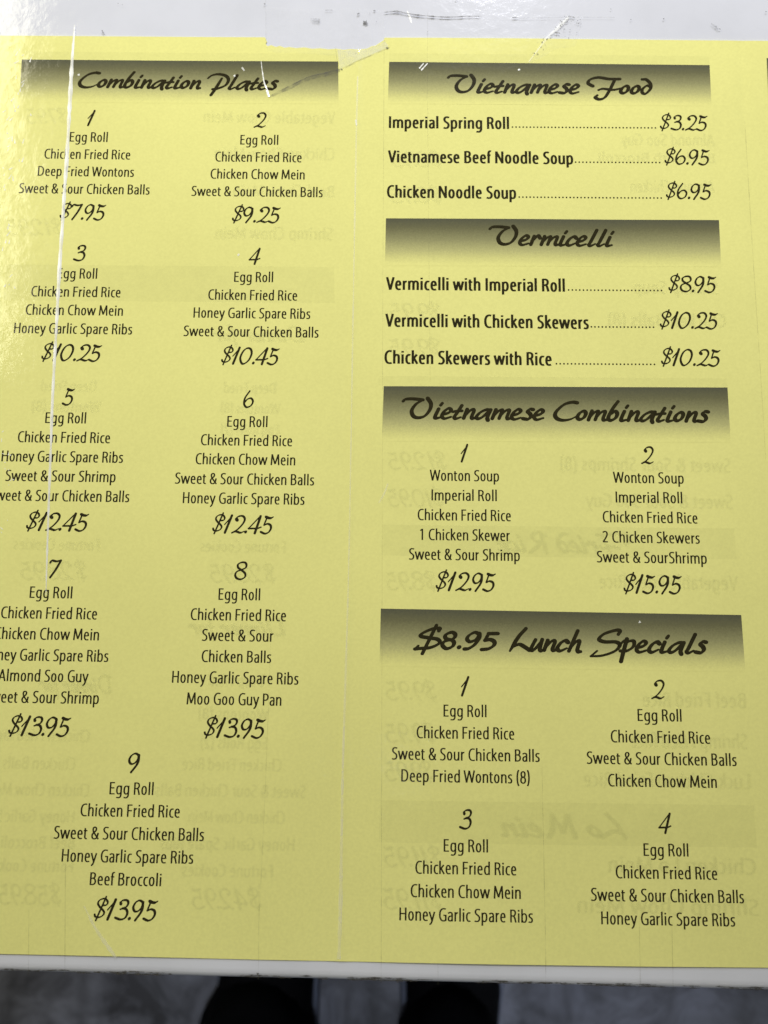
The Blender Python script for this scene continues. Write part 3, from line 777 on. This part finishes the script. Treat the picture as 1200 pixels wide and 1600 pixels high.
# ------------------------------------------------------------------ torn top at the fold
def flat_patch(pts, layer):
    P = [at(*p) for p in pts]
    vs = [Vector((p.x, p.y)) for p in P]
    x0, x1 = min(v.x for v in vs), max(v.x for v in vs); y0, y1 = min(v.y for v in vs), max(v.y for v in vs)
    r = delaunay_2d_cdt(vs, [], [list(range(len(vs)))], 1, 1e-6)
    return [(v.x, v.y, height(v.x, v.y) + layer) for v in r[0]], [tuple(f) for f in r[2]]
def ribbon(pts, layer, flat=False, rough=0.25, seed=1, sub=5, lift=0.0):
    """uneven narrow strip: pts are (x, y, width) in photo points"""
    rnd = random.Random(seed)
    C = catmull(pts, False, sub) if len(pts) > 2 else [tuple(Vector(pts[0][:2]).lerp(Vector(pts[1][:2]), t / 12)) for t in range(13)]
    n = len(C); V, Fc = [], []
    for i, (x, y) in enumerate(C):
        u = i / (n - 1) * (len(pts) - 1); k = min(int(u), len(pts) - 2); w = pts[k][2] + (pts[k+1][2] - pts[k][2]) * (u - k)
        w *= 1 + rough * rnd.uniform(-1, 1)
        a, b = C[max(i-1, 0)], C[min(i+1, n-1)]
        dx, dy = b[0]-a[0], b[1]-a[1]; l = math.hypot(dx, dy) or 1
        nx, ny = -dy/l, dx/l
        for s, z in ((-.5, 0), (0, lift), (.5, 0)):
            q = at(x + nx*w*s, y + ny*w*s)
            V.append((q.x, q.y, (0 if flat else height(q.x, q.y)) + layer + z))
    for i in range(n - 1):
        for j in (0, 1):
            a = i*3 + j
            Fc.append((a, a+1, a+4, a+3))
    return V, Fc
def part_of(vf, name, mat, parent):
    g = Geo(); g.add(vf)
    return g.obj(name, mat, parent)
def blot(x, y, r, layer, flat, seed, sx=1.0):
    rnd = random.Random(seed)
    V = []
    for k in range(11):
        t = k / 11 * 2 * math.pi
        rr = r * rnd.uniform(0.45, 1.2)
        q = at(x + rr * sx * math.cos(t), y + rr * math.sin(t))
        V.append((q.x, q.y, (0 if flat else height(q.x, q.y)) + layer))
    return V, [tuple(range(11))]
g = Geo(); g.add(flat_patch([(527, 78), (537, 79.2), (548, 78.2), (558, 79.4), (567, 78.4), (575, 77.4), (581, 74.2), (593, 70), (601, 66), (607, 72), (604, 76), (585, 84), (560, 95), (545, 102), (531, 108)], INK_Z))
onmenu(g.obj('torn_flap', M_TORN, menu))['label'] = 'pale torn corner of paper at the top fold'
g = Geo()
g.add(ribbon([(609, 75, 2.0), (590, 83, 1.3), (560, 96, 1.2), (534, 108, 2.2), (510, 114, 2.4), (482, 121, 1.6), (450, 136, 1.4), (424, 149, .8)], INK_Z + 3e-5, seed=3))
g.add(ribbon([(531, 110, 5), (508, 117, 5.5), (480, 124, 5), (450, 139, 6), (420, 153, 2)], INK_Z + 2e-5, seed=5))
onmenu(g.obj('tear', M_GRIME_SOFT, menu))

# ------------------------------------------------------------------ clear film over sheet and counter: creases, seams
film = empty('clear_film', (0, 0, 0.0005))
tag(film, 'creases with painted glare and seams of the clear plastic film stretched over the yellow menu', 'plastic film')
def onfilm(o):
    o.location = (0, 0, -0.0005); return o
g = Geo()
g.add(ribbon([(117, 40, 1.3), (116, 58, 3.2), (113.5, 95, 5.2), (111.5, 130, 6.2), (109.5, 170, 5.7), (107, 215, 5.2), (104.5, 260, 6.2), (101.5, 300, 5.5), (98.5, 350, 4.9), (95, 400, 5.5), (91.5, 460, 5.2),
              (88.5, 520, 4.4), (85.5, 570, 4.2), (82, 640, 4.2), (80, 700, 3.4), (77.5, 770, 3.6), (75.5, 830, 3.6), (74, 880, 2.9), (72.5, 930, 1.0)], FILM_Z, seed=7, lift=0.00008))
onfilm(g.obj('crease', M_CREASE_GLARE, film))['label'] = 'long crease down the left side with its glare painted white'
g = Geo()
onfilm(part_of(ribbon([(408, 96, .8), (410, 112, 1.6), (413, 130, 2.0), (417, 140, 2.5)], FILM_Z, seed=8, lift=0.00005), 'glint_scratch', M_CREASE_GLARE, film))  # short creases and scratches, their glints painted as pale strips
onfilm(part_of(ribbon([(417, 141, 3.6), (420, 152, 3.2)], FILM_Z + 1e-6, seed=9, lift=0.00005), 'glint_scratch', M_CREASE_GLARE, film))
onfilm(part_of(ribbon([(378, 106, 2.6), (382, 111, 2.0)], FILM_Z, seed=10), 'glint_scratch', M_CREASE_GLARE, film))
onfilm(part_of(ribbon([(556, 188, 2.4), (557, 197, 2.0)], FILM_Z, seed=11), 'glint_scratch', M_CREASE_GLARE, film))
onfilm(part_of(ribbon([(655, 108, 2.2), (662, 100, 1.4)], FILM_Z, seed=12), 'glint_scratch', M_CREASE_GLARE, film)); onfilm(part_of(ribbon([(658, 111, 2.0), (668, 100, 1.6)], FILM_Z + 1e-6, seed=13), 'glint_scratch', M_CREASE_GLARE, film))
onfilm(part_of(ribbon([(636, 17, 1.0), (640, 26, 3.5), (643, 36, 1.5)], FILM_Z, True, seed=14), 'glint_scratch', M_CREASE_GLARE, film))
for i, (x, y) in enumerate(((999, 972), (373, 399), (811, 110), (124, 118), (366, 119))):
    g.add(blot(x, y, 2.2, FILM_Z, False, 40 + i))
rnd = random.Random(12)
for k in range(46):                                     # speckle of the glare, painted as pale flecks at the left edge
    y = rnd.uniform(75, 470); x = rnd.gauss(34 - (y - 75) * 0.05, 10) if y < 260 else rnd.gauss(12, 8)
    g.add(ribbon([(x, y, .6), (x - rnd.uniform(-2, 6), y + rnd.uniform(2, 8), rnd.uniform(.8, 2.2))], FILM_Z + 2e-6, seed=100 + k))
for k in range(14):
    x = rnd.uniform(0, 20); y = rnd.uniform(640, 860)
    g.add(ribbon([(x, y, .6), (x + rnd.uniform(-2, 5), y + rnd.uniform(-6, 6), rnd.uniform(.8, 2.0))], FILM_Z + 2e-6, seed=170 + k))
onfilm(g.obj('highlight_fleck', M_CREASE_GLARE, film))['kind'] = 'stuff'
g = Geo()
g.add(ribbon([(559, 120, 2), (557, 200, 3), (552, 480, 2), (545, 880, 2.0), (536, 1190, 4), (534, 1300, 3.5), (532, 1420, 6), (529.5, 1498, 5)], FILM_Z, seed=21, sub=9))  # highlight along the paper fold, painted as a pale strip
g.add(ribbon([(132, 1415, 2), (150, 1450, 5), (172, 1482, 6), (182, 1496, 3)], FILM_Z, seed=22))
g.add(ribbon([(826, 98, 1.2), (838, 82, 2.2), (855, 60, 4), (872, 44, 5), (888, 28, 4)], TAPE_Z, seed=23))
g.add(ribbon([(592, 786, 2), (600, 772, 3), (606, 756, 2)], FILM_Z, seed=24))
onfilm(g.obj('faint_crease_glare', M_CREASE_GLARE_SOFT, film))
g = Geo()
for i, P in enumerate(([(600, 60, 1.0), (600, 110, .8), (598, 500, .6), (597, 950, .6), (596, 1380, 1.0), (595.5, 1535, 1.6)], [(668, 20, .8), (668, 150, .6), (672, 600, .6)],
          [(846, 1180, .6), (849, 1330, 1.0), (852, 1480, 1.2), (852, 1541, 1.4)], [(998, 1430, .8), (1000, 1545, 1.8)], [(684, 1500, .8), (684.5, 1537, 1.2)], [(1049, 1440, .8), (1051, 1546, 1.6)],
          [(103, 1330, .8), (102, 1524, 1.4)], [(46, 1420, .8), (45, 1522, 1.2)], [(405, 1380, .7), (404, 1530, 1.2)], [(415, 0, .6), (416, 70, 1.0)], [(1163, 190, 1.2), (1175, 390, .9), (1188, 587, 1.0), (1196, 720, .7)],
          [(0, 97, 1.0), (20, 99, 1.3), (36, 102, 1.0)], [(424, 980, .5), (416, 1200, .7), (405, 1440, .6)], [(524, 74, 1.6), (526, 90, 1.2), (527, 110, .8)])):
    g.add(ribbon(P, FILM_Z + i * 1e-6, P[0][1] > 1395 and False, seed=30 + i, sub=8))
onfilm(g.obj('seam', M_SEAM, film))

# ------------------------------------------------------------------ clear tape pieces
def tape(pts, label, grime):
    t = empty('tape_piece', (0, 0, 0.0006))
    tag(t, label, 'tape')
    g = Geo(); P = [at(*p) for p in pts]
    V = [(p.x, p.y, height(p.x, p.y) + TAPE_Z) for p in P]
    c = sum((Vector(v) for v in V), Vector()) / len(V)
    V.append((c.x, c.y, c.z + 0.0001))
    k = len(P)
    g.add((V, [(i, k, (i + 1) % k) for i in range(k)]))
    o = g.obj('strip', M_TAPE, t); o.location = (0, 0, -0.0006)
    g = Geo()
    for b in grime: g.add(b)
    o = g.obj('grime', M_GRIME, t); o.location = (0, 0, -0.0006)
TZ = TAPE_Z + 6e-5
rnd = random.Random(5)
gr = []
for k in range(34):
    u = rnd.random()
    x = 836 + 52 * u + rnd.gauss(0, 3.0); y = 86 - 58 * u + rnd.gauss(0, 3.0)
    gr.append(blot(x, y, rnd.uniform(.5, 1.5), TZ, False, 200 + k, rnd.uniform(.7, 1.6)))
for k in range(16):
    gr.append(blot(rnd.uniform(880, 908), rnd.uniform(26, 40), rnd.uniform(.5, 1.3), TZ, False, 260 + k))
for k in range(12):
    gr.append(blot(rnd.uniform(866, 905), rnd.uniform(46, 62), rnd.uniform(.4, 1.0), TZ, False, 280 + k))
tape([(824, 100), (846, 70), (868, 44), (884, 24), (909, 27), (903, 58), (899, 74), (868, 78), (846, 92)], 'small dirty scrap of clear tape on the top edge above the word Food', gr)
gr = [blot(571, 37, 4.0, TZ, False, 301, 1.2), blot(572, 38, 2.6, TZ + 1e-6, False, 302, .8), blot(560, 23, 1.4, TZ, False, 303, 2.0), blot(585, 18, 1.2, TZ, False, 304, 2.4), blot(588, 35, 1.0, TZ, False, 305), blot(534, 109, 1.5, TZ, False, 306),
      blot(605, 76, 2.0, TZ, False, 307, 1.5), blot(578, 22, .9, TZ, False, 308), blot(556, 84, .7, TZ, False, 309)]
tape([(416, 12), (470, 16), (540, 14), (601, 18), (602, 60), (606, 78), (570, 94), (531, 112), (526, 88), (470, 84), (417, 82)], 'wide clear tape patching the torn paper at the top of the fold', gr)

# ------------------------------------------------------------------ marks on the counter
g = Geo()
CZ = 0.0004
off(part_of(ribbon([(600, 21, 1.0), (618, 19.5, 2.6), (632, 22, 1.6), (650, 25, 1.8), (672, 27, 1.6), (700, 28.5, 1.4), (725, 27.5, 1.4), (752, 27, .6)], CZ, True, .6, 51), 'scuff', M_GRIME, counter))
off(part_of(ribbon([(800, 29, 1.6), (812, 29.5, 1.0)], CZ, True, .5, 52), 'scuff', M_GRIME, counter)); off(part_of(ribbon([(160, 49, 1.8), (164, 56, 1.6)], CZ, True, .4, 53), 'scuff', M_GRIME, counter))
off(part_of(ribbon([(508, 17.5, .8), (520, 17.5, .8)], CZ, True, .4, 54), 'scuff', M_GRIME, counter))
for i, (x, y, r) in enumerate(((414, 8, 1.3), (192, 9, 1.0), (185, 7, .8), (1036, 31, 1.2), (1118, 43, 1.4), (1124, 47, 1.0), (954, 16, .8), (985, 32, 1.0), (712, 1, 1.0), (668, 51, .8), (1196, 20, 1.2))):
    g.add(blot(x, y, r, CZ + 1e-5, True, 60 + i, 1.3))
off(g.obj('grime_speck', M_GRIME, counter))['kind'] = 'stuff'
off(part_of(ribbon([(811, 30, .7), (850, 29.5, .7), (900, 28.5, .9), (960, 29, .6)], CZ, True, .5, 55), 'faint_scuff', M_GRIME_SOFT, counter)); off(part_of(ribbon([(1110, 38, 2.0), (1122, 48, 3)], CZ, True, .4, 56), 'faint_scuff', M_GRIME_SOFT, counter)); off(part_of(ribbon([(485, 32, 5), (500, 34, 6)], CZ, True, .4, 57), 'faint_scuff', M_GRIME_SOFT, counter))
g = Geo()
rnd = random.Random(9)
for k in range(230):                                    # dirt caught along the front edge
    u = rnd.random()
    x = 1200 * u; y = 1519.5 + 29.5 * u - rnd.uniform(2.5, 6.5)
    if mnoise.noise(Vector((x * 0.008, 2, 0))) + rnd.uniform(-.3, .3) < -0.05: continue
    g.add(ribbon([(x, y, .5), (x + rnd.uniform(6, 16), y + .3, rnd.uniform(1.2, 2.8)), (x + rnd.uniform(18, 30), y + .6, .6)], 0.00004 + k * 4e-7, True, .6, 400 + k, 3))
g.add(blot(196, 1519, 3, 0.0002, True, 501)); g.add(blot(622, 1532, 3.4, 0.0002, True, 502)); g.add(blot(403, 1521, 2.4, 0.0002, True, 503))
off(g.obj('edge_grime', M_GRIME, counter))

# ------------------------------------------------------------------ the person standing at the counter: black trousers and shoes
person = empty('person', (-0.03, -0.48, FLOOR_Z))
tag(person, 'person in black trousers and dark shoes with pale soles, standing in front of the counter', 'person')
def tube_mesh(name, rings, mat, parent, n=20, cap=True):
    """rings: (cx, cy, z, rx, ry)"""
    V, Fc = [], []
    for cx, cy, z, rx, ry in rings:
        for k in range(n):
            t = 2 * math.pi * k / n
            w = 1 + 0.03 * mnoise.noise(Vector((cx * 9 + math.cos(t), z * 9, math.sin(t))))
            V.append((cx + rx * w * math.cos(t), cy + ry * w * math.sin(t), z))
    for i in range(len(rings) - 1):
        for k in range(n):
            a, b = i * n + k, i * n + (k + 1) % n
            Fc.append((a, b, b + n, a + n))
    if cap:
        Fc.append(tuple(range(n))[::-1]); Fc.append(tuple((len(rings) - 1) * n + k for k in range(n)))
    return V, Fc
g = Geo()
for sx, cx in ((-1, -0.092), (1, 0.104)):
    g.add(tube_mesh('leg', [(cx, 0.008, 0.030, 0.070 - .010 * (sx > 0), 0.126), (cx, 0.0, 0.10, 0.068 - .009 * (sx > 0), 0.112), (cx * .98, -0.02, 0.30, 0.064, 0.072), (cx * .95, -0.012, 0.48, 0.068, 0.078), (cx * .9, -0.015, 0.70, 0.082, 0.092), (cx * .8, -0.02, 0.86, 0.095, 0.110)], M_BLACK, person))
g.add(tube_mesh('hips', [(0.004, -0.02, 0.80, 0.165, 0.105), (0.004, -0.02, 0.90, 0.180, 0.120), (0.004, -0.02, 1.00, 0.165, 0.112), (0.004, -0.02, 1.04, 0.158, 0.108)], M_BLACK, person))
g.obj('trousers', M_BLACK, person, True)
def shoe(cx, ang):
    # plan outline from heel to toe, lofted up to a low toe box and a higher instep
    prof = [(-0.125, .030, .060), (-0.09, .038, .075), (-0.03, .040, .085), (0.03, .046, .070), (0.08, .050, .052), (0.115, .046, .042), (0.14, .034, .034), (0.153, .016, .026)]
    ca, sa = math.cos(ang), math.sin(ang)
    def build(lo, hi_scale, grow, z0):
        V, Fc = [], []; m = 11
        for y, w, h in prof:
            for k in range(m):
                t = math.pi * k / (m - 1)
                px = (w + grow) * math.cos(t); pz = z0 + (h * hi_scale) * math.sin(t) ** .7
                X, Y = px, y + 0.03 + (grow if y > .1 else 0)
                V.append((cx + X * ca - Y * sa, X * sa + Y * ca, pz))
        for i in range(len(prof) - 1):
            for k in range(m - 1):
                a = i * m + k
                Fc.append((a, a + m, a + m + 1, a + 1))
            Fc.append((i * m, i * m + m - 1, (i + 1) * m + m - 1, (i + 1) * m))
        Fc.append(tuple(range(m))); Fc.append(tuple((len(prof) - 1) * m + k for k in range(m))[::-1])
        return V, Fc
    g = Geo(); g.add(build(0, 1.0, 0.0, 0.012)); o = g.obj('shoe', M_SHOE, person, True)
    g = Geo(); g.add(build(0, 0.28, 0.006, 0.001)); g.obj('sole', M_SOLE, o, True)
shoe(-0.080, 0.06)
shoe(0.104, -0.05)
